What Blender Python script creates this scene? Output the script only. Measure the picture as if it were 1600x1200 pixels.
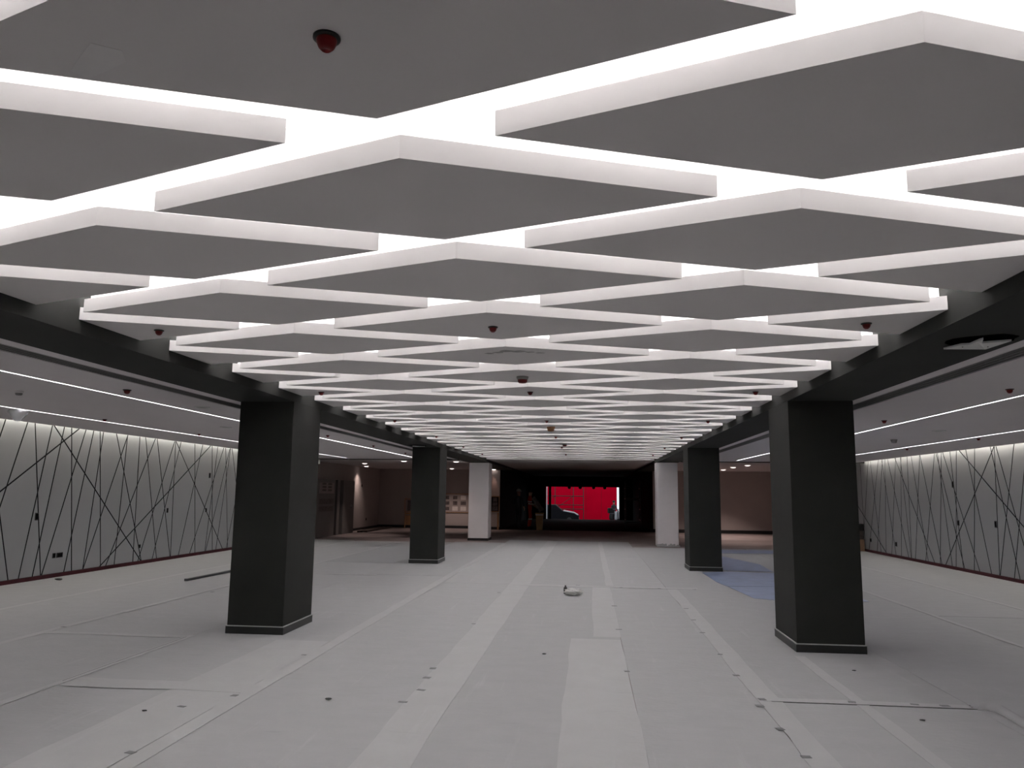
import bpy, bmesh, math, random
from mathutils import Vector, Matrix
random.seed(7)
sc = bpy.context.scene
COL = sc.collection
for o in list(bpy.data.objects):
    bpy.data.objects.remove(o)

# ------------------------------------------------------------------ camera
FW = Vector((-0.09920655, 0.98505685, 0.14078728))
RT = Vector((0.99506443, 0.09852121, 0.01184706))
UP = Vector((0.00220051, -0.14126772, 0.98996898))
cam_data = bpy.data.cameras.new('camera')
cam = bpy.data.objects.new('camera', cam_data)
COL.objects.link(cam)
cam.matrix_world = Matrix(((RT.x, UP.x, -FW.x, 0.0), (RT.y, UP.y, -FW.y, 0.0), (RT.z, UP.z, -FW.z, 1.6), (0, 0, 0, 1)))
cam_data.sensor_width = 36.0
cam_data.lens = 1201.6 / 1600 * 36.0
cam_data.clip_start = 0.05
cam_data.clip_end = 300
sc.camera = cam

# ------------------------------------------------------------------ world, exposure
sc.view_settings.view_transform = 'Standard'
sc.view_settings.look = 'None'
sc.view_settings.gamma = 1.0
sc.view_settings.use_curve_mapping = False
sc.view_settings.exposure = 0.0
world = bpy.data.worlds.new('world')
sc.world = world
world.use_nodes = True
bg = world.node_tree.nodes['Background']
bg.inputs[0].default_value = (0.86, 0.92, 1.0, 1)      # overcast daylight outside the far opening
bg.inputs[1].default_value = 1.1
sc.cycles.max_bounces = 10
sc.cycles.diffuse_bounces = 7
sc.cycles.use_denoising = True

LED_COVE = 24.0      # strips on top of the diamond panels
LED_LINE = 17.0       # lines in the side ceilings
LED_WASH = 27.0      # strips washing the side walls

# ------------------------------------------------------------------ dimensions
XL, XR = -3.411, 2.148          # inner faces of the two beams
XLO, XRO = -4.085, 2.82         # their outer faces
ZP, PT = 2.723, 0.085           # underside and thickness of the diamond panels
ZU = 3.0                        # upper ceiling over the panels
ZS = 2.639                      # side ceilings, beam undersides
WL, WR = -9.62, 8.29            # side walls
LX0, LY0, LW, LD = -0.6392, 2.8513, 2.9434, 1.1265   # lattice of the panels
PA, PB = 1.127, 0.424           # half width, half depth of a panel
PXL0, PXR0 = -3.95, 2.78
YN, YB, YE = -4.0, 34.4, 50.0   # wall behind the camera, back wall, facade


# ------------------------------------------------------------------ materials
def mat(name, col, rough=0.7, metal=0.0, var=0.06, scale=3.0, bump=0.0, bscale=40.0, emit=None, estr=0.0, alpha=1.0, objvar=0.0, stretch=None, spec=0.3, dirt=0.0):
    m = bpy.data.materials.new(name)
    m.use_nodes = True
    nt = m.node_tree
    b = nt.nodes['Principled BSDF']
    b.inputs['Roughness'].default_value = rough
    b.inputs['Metallic'].default_value = metal
    b.inputs['Specular IOR Level'].default_value = spec
    if alpha < 1:
        b.inputs['Alpha'].default_value = alpha
    tc = nt.nodes.new('ShaderNodeTexCoord')
    src = tc.outputs['Object']
    if stretch:
        mp = nt.nodes.new('ShaderNodeMapping')
        mp.inputs['Scale'].default_value = stretch
        nt.links.new(src, mp.inputs['Vector'])
        src = mp.outputs['Vector']
    nz = nt.nodes.new('ShaderNodeTexNoise')
    nz.inputs['Scale'].default_value = scale
    nz.inputs['Detail'].default_value = 5
    nt.links.new(src, nz.inputs['Vector'])
    rp = nt.nodes.new('ShaderNodeValToRGB')
    rp.color_ramp.elements[0].position = 0.3
    rp.color_ramp.elements[1].position = 0.7
    lo = [max(0, c * (1 - var)) for c in col]
    hi = [min(1, c * (1 + var)) for c in col]
    rp.color_ramp.elements[0].color = (*lo, 1)
    rp.color_ramp.elements[1].color = (*hi, 1)
    nt.links.new(nz.outputs['Fac'], rp.inputs['Fac'])
    out = rp.outputs['Color']
    if dirt:
        for sv, sca, pos, amt in (((1.0, 9.0, 1.0), 2.2, 0.62, dirt), ((1, 1, 1), 16.0, 0.68, dirt * 1.2), ((7.0, 0.5, 1.0), 1.3, 0.60, -dirt * 0.6)):
            mp2 = nt.nodes.new('ShaderNodeMapping')
            mp2.inputs['Scale'].default_value = sv
            nt.links.new(tc.outputs['Object'], mp2.inputs['Vector'])
            n3 = nt.nodes.new('ShaderNodeTexNoise')
            n3.inputs['Scale'].default_value = sca
            n3.inputs['Detail'].default_value = 8
            n3.inputs['Roughness'].default_value = 0.65
            nt.links.new(mp2.outputs['Vector'], n3.inputs['Vector'])
            r2 = nt.nodes.new('ShaderNodeMapRange')
            r2.inputs['From Min'].default_value = pos
            r2.inputs['From Max'].default_value = pos + 0.14
            r2.inputs['To Min'].default_value = 1.0
            r2.inputs['To Max'].default_value = 1.0 - amt
            nt.links.new(n3.outputs['Fac'], r2.inputs['Value'])
            h2 = nt.nodes.new('ShaderNodeHueSaturation')
            nt.links.new(r2.outputs['Result'], h2.inputs['Value'])
            nt.links.new(out, h2.inputs['Color'])
            out = h2.outputs['Color']
    if objvar:
        oi = nt.nodes.new('ShaderNodeObjectInfo')
        mr = nt.nodes.new('ShaderNodeMapRange')
        mr.inputs['To Min'].default_value = 1 - objvar
        mr.inputs['To Max'].default_value = 1 + objvar
        nt.links.new(oi.outputs['Random'], mr.inputs['Value'])
        hs = nt.nodes.new('ShaderNodeHueSaturation')
        nt.links.new(mr.outputs['Result'], hs.inputs['Value'])
        nt.links.new(out, hs.inputs['Color'])
        out = hs.outputs['Color']
    nt.links.new(out, b.inputs['Base Color'])
    if bump:
        n2 = nt.nodes.new('ShaderNodeTexNoise')
        n2.inputs['Scale'].default_value = bscale
        n2.inputs['Detail'].default_value = 6
        nt.links.new(src, n2.inputs['Vector'])
        bp = nt.nodes.new('ShaderNodeBump')
        bp.inputs['Strength'].default_value = bump
        bp.inputs['Distance'].default_value = 0.02
        nt.links.new(n2.outputs['Fac'], bp.inputs['Height'])
        nt.links.new(bp.outputs['Normal'], b.inputs['Normal'])
    if emit:
        b.inputs['Emission Color'].default_value = (*emit, 1)
        b.inputs['Emission Strength'].default_value = estr
    return m


M = {}
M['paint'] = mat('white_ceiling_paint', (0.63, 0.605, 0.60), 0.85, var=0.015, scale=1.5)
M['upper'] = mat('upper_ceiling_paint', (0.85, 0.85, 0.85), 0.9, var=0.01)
M['side_paint'] = mat('side_ceiling_paint', (0.66, 0.625, 0.635), 0.85, var=0.02, scale=1.0)
M['dark'] = mat('charcoal_paint', (0.031, 0.031, 0.029), 0.75, var=0.08, scale=2.0, spec=0.12)
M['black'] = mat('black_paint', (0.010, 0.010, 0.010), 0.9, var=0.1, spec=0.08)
M['white_col'] = mat('white_column_plaster', (0.86, 0.82, 0.83), 0.8, var=0.03, scale=2)
M['panel'] = mat('wall_panel_laminate', (0.44, 0.45, 0.455), 0.55, var=0.02, scale=1.0)
M['groove'] = mat('groove_black', (0.012, 0.012, 0.013), 0.8)
M['back_wall'] = mat('back_wall_paint', (0.42, 0.37, 0.355), 0.85, var=0.04, scale=1.2)
M['tile'] = mat('dusty_floor_tile', (0.24, 0.20, 0.195), 0.6, var=0.2, scale=1.3, bump=0.05)
M['sheet'] = mat('floor_fleece', (0.425, 0.422, 0.428), 0.8, var=0.025, scale=3.5, bump=0.15, bscale=14, objvar=0.03, stretch=(1.0, 1.6, 1), spec=0.2, dirt=0.16)
M['overlap'] = mat('floor_fleece_double', (0.48, 0.477, 0.480), 0.8, var=0.025, scale=3.5, bump=0.12, bscale=14, spec=0.2, dirt=0.12)
M['tape'] = mat('grey_tape', (0.19, 0.19, 0.19), 0.5, var=0.2, scale=30)
M['blue'] = mat('blue_film', (0.30, 0.36, 0.52), 0.35, var=0.12, scale=4, bump=0.25, bscale=12)
M['red_skirt'] = mat('dark_red_strip', (0.075, 0.012, 0.018), 0.6, var=0.2, scale=6)
M['grey_skirt'] = mat('skirting_plastic', (0.025, 0.025, 0.025), 0.4, var=0.1)
M['edge'] = mat('pale_edge_trim', (0.42, 0.42, 0.41), 0.5)
M['black_skirt'] = mat('black_skirting', (0.015, 0.015, 0.016), 0.5)
M['red_cap'] = mat('red_dust_cap', (0.16, 0.008, 0.007), 0.4, var=0.15, scale=20)
M['rim'] = mat('dark_rim', (0.03, 0.028, 0.026), 0.4)
M['brown_cover'] = mat('amber_dust_cover', (0.30, 0.13, 0.05), 0.4, var=0.2, scale=30)
M['grey_base'] = mat('grey_plastic', (0.25, 0.24, 0.235), 0.5)
M['white_plastic'] = mat('white_plastic', (0.62, 0.62, 0.60), 0.4)
M['film'] = mat('clear_film', (0.75, 0.75, 0.75), 0.2, alpha=0.35)
M['slot'] = mat('grille_black', (0.014, 0.014, 0.014), 0.6)
M['hole'] = mat('hole_shade_black', (0.003, 0.003, 0.003), 0.95, spec=0.0)  # black that paints in the shade inside a hole
M['slat'] = mat('grille_blade', (0.15, 0.148, 0.145), 0.5)
M['steel'] = mat('dull_steel', (0.10, 0.10, 0.105), 0.4, metal=0.6)
M['cabinet'] = mat('grey_cabinet_paint', (0.155, 0.145, 0.14), 0.5, var=0.05)
M['timber'] = mat('raw_timber', (0.36, 0.20, 0.10), 0.7, var=0.25, scale=12, stretch=(1, 1, 0.1))
M['dark_timber'] = mat('dark_timber', (0.06, 0.045, 0.04), 0.7, var=0.25, scale=12)
M['paper'] = mat('paper', (0.62, 0.56, 0.54), 0.8, var=0.06, scale=8)
M['photo'] = mat('printed_photo', (0.10, 0.08, 0.08), 0.5, var=0.5, scale=14)
M['board'] = mat('notice_board', (0.33, 0.28, 0.265), 0.8)
M['hivis'] = mat('orange_workwear', (0.55, 0.055, 0.02), 0.7, var=0.1, scale=20)
M['reflect'] = mat('reflective_tape', (0.65, 0.62, 0.55), 0.4)
M['navy'] = mat('dark_workwear', (0.035, 0.035, 0.04), 0.8)
M['skin'] = mat('skin', (0.36, 0.20, 0.14), 0.55)
M['helmet'] = mat('pale_helmet', (0.60, 0.58, 0.52), 0.35)
M['hair'] = mat('dark_hair', (0.02, 0.015, 0.012), 0.7)
M['bin'] = mat('khaki_bin', (0.34, 0.22, 0.10), 0.55, var=0.1)
M['grey_sack'] = mat('grey_sack', (0.16, 0.15, 0.14), 0.8, var=0.2, scale=8)
M['hoarding'] = mat('red_hoarding', (0.56, 0.002, 0.022), 1.0, var=0.08, scale=0.8, spec=0.0)
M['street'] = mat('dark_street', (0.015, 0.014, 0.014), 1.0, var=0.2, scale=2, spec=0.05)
M['car'] = mat('white_car_paint', (0.75, 0.77, 0.80), 0.25, spec=0.5)
M['car_backlit'] = mat('car_paint_backlit', (0.012, 0.012, 0.016), 0.5, spec=0.15)  # body colour darkened to paint in the backlight
M['glass'] = mat('dark_glass', (0.02, 0.02, 0.025), 0.08, spec=0.6)
M['rubber'] = mat('black_rubber', (0.012, 0.012, 0.012), 0.8)
M['cardboard'] = mat('brown_cardboard', (0.20, 0.12, 0.075), 0.85, var=0.2, scale=6)
M['led'] = mat('cove_led', (0.9, 0.9, 0.9), 0.5, emit=(1.0, 0.985, 0.985), estr=LED_COVE)
M['line'] = mat('line_led', (0.9, 0.9, 0.9), 0.5, emit=(0.95, 0.93, 1.0), estr=LED_LINE)
M['wash'] = mat('wash_led', (0.9, 0.9, 0.9), 0.5, emit=(1.0, 0.97, 0.86), estr=LED_WASH)
M['lamp'] = mat('downlight_lens', (0.9, 0.9, 0.9), 0.5, emit=(1.0, 0.86, 0.80), estr=4.0)
M['smudge'] = mat('panel_smudge', (0.36, 0.35, 0.34), 0.9, var=0.08, scale=15)
M['patch'] = mat('panel_filler_patch', (0.66, 0.64, 0.635), 0.8, var=0.02, scale=15)


# ------------------------------------------------------------------ helpers
def tag(o, label=None, cat=None, group=None, kind=None):
    if label: o['label'] = label
    if cat: o['category'] = cat
    if group: o['group'] = group
    if kind: o['kind'] = kind
    return o


def empty(name, loc, rz=0.0):
    o = bpy.data.objects.new(name, None)
    o.empty_display_size = 0.1
    COL.objects.link(o)
    o.location = loc
    o.rotation_euler = (0, 0, rz)
    return o


class MB:
    def __init__(s):
        s.bm = bmesh.new()

    def box(s, a, b, bev=0.0, M4=None):
        r = bmesh.ops.create_cube(s.bm, size=1.0)
        vs = r['verts']
        c = [(a[k] + b[k]) / 2 for k in range(3)]
        d = [abs(b[k] - a[k]) for k in range(3)]
        for v in vs:
            v.co = Vector((c[0] + v.co.x * d[0], c[1] + v.co.y * d[1], c[2] + v.co.z * d[2]))
        if bev:
            es = list({e for v in vs for e in v.link_edges})
            rr = bmesh.ops.bevel(s.bm, geom=es, offset=bev, segments=2, affect='EDGES', profile=0.5)
            vs = list({v for f in rr['faces'] for v in f.verts} | {v for v in vs if v.is_valid})
        if M4:
            bmesh.ops.transform(s.bm, matrix=M4, verts=vs)
        return s

    def prism(s, poly, z0, z1):
        lo = [s.bm.verts.new((x, y, z0)) for x, y in poly]
        hi = [s.bm.verts.new((x, y, z1)) for x, y in poly]
        n = len(poly)
        s.bm.faces.new(list(reversed(lo)))
        s.bm.faces.new(hi)
        for i in range(n):
            s.bm.faces.new((lo[i], lo[(i + 1) % n], hi[(i + 1) % n], hi[i]))
        return s

    def lathe(s, prof, seg=20, c=(0, 0, 0)):
        rings = []
        for r, z in prof:
            if r < 1e-6:
                rings.append([s.bm.verts.new((c[0], c[1], c[2] + z))])
            else:
                rings.append([s.bm.verts.new((c[0] + r * math.cos(2 * math.pi * k / seg), c[1] + r * math.sin(2 * math.pi * k / seg), c[2] + z)) for k in range(seg)])
        for A, B in zip(rings, rings[1:]):
            for k in range(seg):
                a, a2 = A[k % len(A)], A[(k + 1) % len(A)]
                b, b2 = B[k % len(B)], B[(k + 1) % len(B)]
                f = []
                for v in (a, a2, b2, b):
                    if v not in f: f.append(v)
                if len(f) >= 3:
                    try: s.bm.faces.new(f)
                    except ValueError: pass
        return s

    def tube(s, p, q, r, r2=None, seg=10):
        p, q = Vector(p), Vector(q)
        d = q - p
        rot = d.to_track_quat('Z', 'Y').to_matrix().to_4x4()
        m = Matrix.Translation((p + q) / 2) @ rot
        bmesh.ops.create_cone(s.bm, cap_ends=True, segments=seg, radius1=r, radius2=r if r2 is None else r2, depth=d.length, matrix=m)
        return s

    def build(s, name, m, parent=None, smooth=False, loc=None):
        bmesh.ops.recalc_face_normals(s.bm, faces=s.bm.faces)
        me = bpy.data.meshes.new(name)
        s.bm.to_mesh(me)
        s.bm.free()
        ms = m if isinstance(m, (list, tuple)) else [m]
        for x in ms: me.materials.append(x)
        if smooth:
            for p in me.polygons: p.use_smooth = True
        o = bpy.data.objects.new(name, me)
        COL.objects.link(o)
        if parent: o.parent = parent
        if loc: o.location = loc
        return o


def children(o):
    return [c for c in bpy.data.objects if c.parent == o]


def copy_tree(o, parent=None):
    c = o.copy()
    COL.objects.link(c)
    if parent: c.parent = parent
    for ch in children(o):
        if ch != c: copy_tree(ch, c)
    return c


def struct(o):
    o['kind'] = 'structure'
    return o


# ------------------------------------------------------------------ floor
fl = struct(MB().box((WL - 0.2, YN - 0.2, -0.2), (WR + 0.2, YE, 0.0)).build('floor', M['tile']))
SH = [-9.58, -7.72, -6.05, -4.37, -2.72, -1.22, 0.35, 1.33, 2.95, 4.72, 6.30, 8.25]
BR = [[9.6, 20.1], [3.2, 14.9, 22.0], [8.3, 17.5], [6.25, 15.0, 21.3], [13.95], [13.9, 22.4], [13.82, 20.5], [6.55, 13.8], [5.6, 15.5], [11.4, 20.3], [7.2, 18.6]]
ENDY = [25.3, 25.0, 25.1, 25.4, 26.9, 26.8, 26.9, 24.3, 24.4, 24.5, 24.8]
for k in range(len(SH) - 1):
    ys = [YN + 0.05] + BR[k] + [ENDY[k]]
    for n in range(len(ys) - 1):
        zt = 0.004 + 0.0012 * ((k + n) % 3)
        MB().box((SH[k] + 0.003, ys[n] + 0.003, 0.0005), (SH[k + 1] - 0.003, ys[n + 1] - 0.003, zt), bev=0.0012).build('floor_sheet', M['sheet'], fl)


def wavy_strip(x0, x1, y0, y1, z, amp=0.015, vertical=True, seed=0):
    rnd = random.Random(seed)
    n = max(2, int((y1 - y0) / 0.45))
    L, Rr = [], []
    for i in range(n + 1):
        t = y0 + (y1 - y0) * i / n
        L.append((x0 + rnd.uniform(-amp, amp), t))
        Rr.append((x1 + rnd.uniform(-amp, amp) * 0.6, t))
    poly = L + list(reversed(Rr))
    mb = MB()
    lo = [[mb.bm.verts.new((x, y, z - 0.0015)) for x, y in (L[i], Rr[i])] for i in range(n + 1)]
    hi = [[mb.bm.verts.new((x, y, z)) for x, y in (L[i], Rr[i])] for i in range(n + 1)]
    for i in range(n):
        mb.bm.faces.new((hi[i][0], hi[i][1], hi[i + 1][1], hi[i + 1][0]))
        mb.bm.faces.new((lo[i][0], hi[i][0], hi[i + 1][0], lo[i + 1][0]))
        mb.bm.faces.new((lo[i][1], lo[i + 1][1], hi[i + 1][1], hi[i][1]))
    if not vertical:
        for v in mb.bm.verts: v.co.x, v.co.y = v.co.y, v.co.x
    return mb


OV = [(-7.77, -7.67, YN, 24.5), (-6.10, -6.0, YN, 24.6), (-4.40, -4.32, YN, 8.4), (-3.35, -2.76, YN, 8.3), (-2.76, -2.62, YN, 25.0), (-1.40, -1.05, YN, 26.5),
      (-0.20, 0.35, YN, 8.9), (0.05, 0.36, 8.95, 13.8), (0.30, 0.42, 13.9, 26.5), (1.32, 1.50, YN, 13.7), (2.05, 2.16, 3.5, 8.3), (4.67, 4.75, YN, 24.2), (6.26, 6.35, YN, 24.5)]
for k, (a, b, c, d) in enumerate(OV):
    wavy_strip(a, b, c + 0.1, d, 0.0095, 0.012, seed=k).build('sheet_overlap', M['overlap'], fl)
for k, (a, b, c, d) in enumerate([(6.15, 6.42, -4.3, -2.75), (6.50, 6.60, 1.36, 2.92), (13.75, 13.95, -1.35, 1.86), (14.85, 14.98, -7.5, -4.1), (8.25, 8.38, -6.0, -4.4)]):
    wavy_strip(a, b, c, d, 0.0108, 0.02, vertical=False, seed=40 + k).build('sheet_overlap', M['overlap'], fl)
TABS = [(-2.76, 6.05), (-2.78, 4.7), (-3.0, 5.7), (-2.78, 7.59), (-1.42, 6.06), (-1.4, 6.85), (-1.42, 7.21), (-1.36, 6.43), (-1.41, 9.66), (-1.45, 12.69),
        (1.31, 7.35), (1.32, 8.27), (1.32, 9.51), (1.34, 10.44), (1.37, 11.45), (1.3, 6.34), (1.36, 6.54), (2.05, 6.56), (2.52, 6.56), (2.74, 6.55), (1.31, 5.75), (1.33, 5.18),
        (0.35, 9.56), (0.34, 7.36), (0.36, 11.52), (-5.89, 11.9), (-6.04, 8.64), (0.55, 13.78), (1.2, 13.76), (1.8, 13.75), (-0.2, 13.98)]
for x, y in TABS:
    rz = Matrix.Translation((x, y, 0.0118)) @ Matrix.Rotation(random.uniform(-0.3, 0.3), 4, 'Z')
    w, d = random.uniform(0.045, 0.075), random.uniform(0.016, 0.03)
    MB().box((-w / 2, -d, -0.0007), (w / 2, d, 0.0007), M4=rz).build('tape_piece', M['tape'], fl)
# dark strips put in for the shadow along lifted sheet seams
MB().box((1.42, 6.485, 0.006), (2.95, 6.498, 0.0115)).build('seam_shadow_strip', M['tape'], fl)
MB().box((-4.375, 6.3, 0.006), (-4.366, 8.3, 0.0105)).build('seam_shadow_strip', M['tape'], fl)
# curled fold at the right
mb = MB()
pts = [(2.93, 6.54, 0.012), (3.02, 6.53, 0.05), (3.10, 6.47, 0.045), (3.11, 6.32, 0.03), (3.10, 6.12, 0.024), (3.07, 5.85, 0.012)]
rows = []
for i, (x, y, h) in enumerate(pts):
    t = Vector((pts[min(i + 1, 5)][0] - pts[max(i - 1, 0)][0], pts[min(i + 1, 5)][1] - pts[max(i - 1, 0)][1], 0)).normalized()
    nrm = Vector((-t.y, t.x, 0))
    rows.append([mb.bm.verts.new(Vector((x, y, 0)) + nrm * (0.055 * math.cos(a)) + Vector((0, 0, 0.008 + h * math.sin(a)))) for a in [math.pi * j / 6 for j in range(7)]])
for A, B in zip(rows, rows[1:]):
    for j in range(6): mb.bm.faces.new((A[j], A[j + 1], B[j + 1], B[j]))
mb.build('sheet_fold', M['sheet'], fl, smooth=True)
# blue films by the second right column
for poly in ([(2.34, 16.75), (2.36, 14.95), (2.44, 14.3), (3.6, 14.5), (4.3, 14.6), (4.3, 16.9), (2.9, 17.05)], [(2.45, 14.25), (2.58, 12.75), (2.85, 12.6), (4.3, 12.7), (4.3, 14.5), (3.3, 14.42)],
             [(2.9, 17.3), (3.9, 17.25), (4.0, 19.0), (3.55, 21.2), (2.95, 20.8)], [(3.2, 22.4), (6.2, 22.7), (6.3, 24.0), (3.3, 23.9)]):
    MB().prism(poly, 0.011, 0.0135).build('blue_film', M['blue'], fl)

MB().box((PXL0, 34.6, 0.0), (PXR0, YE + 0.29, 0.004)).build('passage_gloom_sheet', M['street'], fl)  # thin dark sheet over the tiles, painting in the passage gloom
# ------------------------------------------------------------------ walls
def clip(poly, n, c):
    out = []
    for i in range(len(poly)):
        a, b = poly[i], poly[(i + 1) % len(poly)]
        da, db = a[0] * n[0] + a[1] * n[1] - c, b[0] * n[0] + b[1] * n[1] - c
        if da >= 0: out.append(a)
        if (da > 0 > db) or (da < 0 < db):
            t = da / (da - db)
            out.append((a[0] + (b[0] - a[0]) * t, a[1] + (b[1] - a[1]) * t))
    return out


def area(p):
    return 0.5 * abs(sum(p[i][0] * p[(i + 1) % len(p)][1] - p[(i + 1) % len(p)][0] * p[i][1] for i in range(len(p))))


LLINES = [(11.8, 2.71, 11.73, 2.47), (12.31, 2.71, 11.89, 1.33), (12.49, 2.71, 13.0, 0.02), (12.93, 2.71, 12.45, 0.04), (12.98, 2.71, 16.13, 0.01), (13.66, 2.71, 11.86, 1.54), (13.25, 2.71, 12.78, 0.04), (13.45, 2.72, 13.82, 0.02), (13.87, 2.72, 13.0, 0.03), (14.1, 2.7, 13.59, 0.03), (14.3, 2.71, 14.68, 0.04), (14.41, 2.71, 14.13, 0.03), (14.84, 2.7, 16.09, 0.05), (15.22, 2.69, 14.13, 0.04), (15.22, 2.68, 15.12, 0.03), (15.67, 2.68, 15.77, 0.04), (15.89, 2.7, 16.69, 0.02), (16.25, 2.68, 14.82, 0.03), (16.35, 2.69, 17.25, 0.02), (17.07, 2.69, 15.94, 0.04), (17.12, 2.69, 17.26, 0.04), (17.35, 2.66, 16.48, 0.0), (17.16, 2.69, 19.84, 0.04), (18.74, 2.67, 14.56, 0.02), (18.01, 2.71, 18.38, 0.03), (18.39, 2.67, 17.6, 0.05), (18.89, 2.68, 19.26, 0.04), (19.19, 2.68, 18.86, 0.03), (19.52, 2.68, 18.11, 0.05), (19.64, 2.68, 20.11, 0.04), (19.86, 2.65, 18.9, 0.05), (19.91, 2.66, 19.44, 0.05), (20.03, 2.66, 20.48, 1.53), (20.31, 1.01, 20.02, 0.05), (11.75, 1.6, 12.23, 0.04), (21.2, 2.7, 22.6, 0), (22.9, 2.7, 22.3, 0), (23.6, 2.7, 23.9, 0), (21.9, 2.7, 21.3, 0), (24.2, 2.7, 23.1, 0)]
RLINES = [(24.64, 2.6, 24.55, 0.0), (23.97, 2.57, 24.79, -0.02), (25.25, 1.48, 22.9, 0.08), (23.76, 2.61, 23.27, 0.03), (23.15, 2.6, 24.26, 0.02), (22.83, 2.61, 23.59, 0.05), (22.86, 2.61, 22.19, 0.02), (22.62, 2.64, 22.92, 0.06), (22.42, 2.65, 21.35, 0.04), (21.86, 2.64, 22.5, 0.07), (21.86, 2.62, 19.81, 0.03), (21.5, 2.63, 21.84, 0.03), (21.53, 2.63, 21.2, -0.01), (21.09, 2.66, 21.18, 0.03), (20.83, 2.65, 20.19, 0.05), (20.32, 2.64, 20.96, 0.01), (20.28, 2.64, 19.44, 0.01), (19.48, 2.65, 20.35, 0.03), (19.38, 2.66, 18.33, 0.04), (19.31, 2.64, 18.92, 0.01), (19.11, 2.65, 19.55, 0.04), (19.02, 2.64, 17.65, 0.03), (18.67, 2.66, 18.39, 0.0), (18.36, 2.64, 18.75, 0.03), (18.2, 2.66, 15.86, 1.09), (17.91, 2.66, 17.17, 0.01), (17.51, 2.69, 17.92, 0.02), (16.7, 2.68, 19.3, 0.03), (16.86, 2.68, 16.11, 0.05), (16.7, 2.68, 16.87, 0.04), (16.64, 2.68, 15.91, 0.78), (15.95, 2.69, 16.84, 0.09), (15.74, 1.93, 16.33, 0.04), (14.9, 2.7, 13.8, 0), (13.6, 2.7, 14.6, 0), (13.0, 2.7, 12.5, 0), (11.9, 2.7, 13.4, 0)]
# diagonals stop where they meet the floor; each line cuts only cells near its own span


def panel_wall(name, X, side, lines, ymax):
    wall = struct(MB().box((X + side * 0.0, YN, 0), (X + side * 0.2, YB + 1.0, 3.05)).build(name, M['groove']))
    cells = [[(YN + 0.02, 0.075), (ymax, 0.075), (ymax, 2.95), (YN + 0.02, 2.95)]]
    for yc in (-1.0, 2.0, 5.0, 8.0, 10.8):
        lines = lines + [(yc, 2.9, yc + 0.4, 0.0)]
    h = 0.013
    for y1, z1, y2, z2 in lines:
        n = Vector((z2 - z1, y1 - y2))
        n.normalize()
        c = n.x * y1 + n.y * z1
        new = []
        for p in cells:
            a = clip(p, (n.x, n.y), c + h)
            b = clip(p, (-n.x, -n.y), -c + h)
            for q in (a, b):
                if len(q) >= 3 and area(q) > 0.0006: new.append(q)
        cells = new
    small = MB()
    ns = 0
    cells.sort(key=area, reverse=True)
    for k, p in enumerate(cells):
        poly = [(X - side * 0.012, y, z) for y, z in p]
        mb = small if (area(p) < 0.02 or k > 280) else MB()
        ns += mb is small
        fr = [mb.bm.verts.new(v) for v in poly]
        bk = [mb.bm.verts.new((X + side * 0.001, y, z)) for y, z in p]
        mb.bm.faces.new(fr)
        for i in range(len(p)):
            f = mb.bm.faces.new((fr[i], bk[i], bk[(i + 1) % len(p)], fr[(i + 1) % len(p)]))
            f.material_index = 1
        if mb is not small: mb.build('wall_panel', [M['panel'], M['groove']], wall)
    if ns:
        o = small.build('wall_panel_sliver', [M['panel'], M['groove']], wall)
        o['kind'] = 'stuff'
    MB().box((X - side * 0.012, ymax + 0.02, 0.0), (X + side * 0.01, YB + 1.0, 3.0)).build('plain_wall', M['back_wall'], wall)
    return wall


wall_l = panel_wall('wall_left', WL, -1, LLINES, 24.9)
wall_r = panel_wall('wall_right', WR, 1, RLINES, 25.2)
struct(MB().box((WL, YN, 0.0), (WL + 0.03, 24.9, 0.07), bev=0.003).build('baseboard_left', M['red_skirt']))
struct(MB().box((WR - 0.03, YN, 0.0), (WR, 25.2, 0.07), bev=0.003).build('baseboard_right', M['red_skirt']))
struct(MB().box((WL - 0.2, YN - 0.2, 0), (WR + 0.2, YN, 3.05)).build('wall_front', M['dark']))
PXL, PXR = -3.95, 2.78       # passage beyond the hall
wb = struct(MB().box((WL, YB + 0.6, 0), (-5.0, YB + 0.8, 3.05)).build('wall_back', M['back_wall']))
MB().box((-5.0, YB, 0), (PXL, YB + 0.8, 3.05)).build('wall_return', M['back_wall'], wb)
MB().box((PXR, YB, 0), (WR, YB + 0.2, 3.05)).build('plain_wall', M['back_wall'], wb)
bb = struct(MB().box((WL, YB + 0.57, 0), (-5.0, YB + 0.6, 0.12)).build('baseboard_back', M['black_skirt']))
MB().box((-5.03, YB - 0.02, 0), (PXL, YB, 0.12)).build('skirting_board', M['black_skirt'], bb)
MB().box((PXR, YB - 0.02, 0), (WR, YB, 0.14)).build('skirting_board', M['black_skirt'], bb)
MB().box((WL, 29.6, 0), (WL + 0.03, YB + 0.6, 0.1)).build('skirting_board', M['black_skirt'], bb)
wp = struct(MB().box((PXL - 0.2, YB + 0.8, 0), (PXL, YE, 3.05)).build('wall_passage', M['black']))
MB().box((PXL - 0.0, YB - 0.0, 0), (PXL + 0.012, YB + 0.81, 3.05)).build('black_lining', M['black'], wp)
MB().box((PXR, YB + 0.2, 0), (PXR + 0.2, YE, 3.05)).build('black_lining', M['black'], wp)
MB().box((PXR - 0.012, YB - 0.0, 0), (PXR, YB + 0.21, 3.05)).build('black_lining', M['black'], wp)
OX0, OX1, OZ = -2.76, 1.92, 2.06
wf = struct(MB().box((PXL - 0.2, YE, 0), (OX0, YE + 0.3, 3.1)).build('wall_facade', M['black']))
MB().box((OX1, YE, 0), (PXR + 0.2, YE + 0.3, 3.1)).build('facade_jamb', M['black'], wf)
MB().box((-2.58, YE + 0.05, 0), (-2.42, YE + 0.2, OZ)).build('facade_mullion', M['black'], wf)
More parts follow.
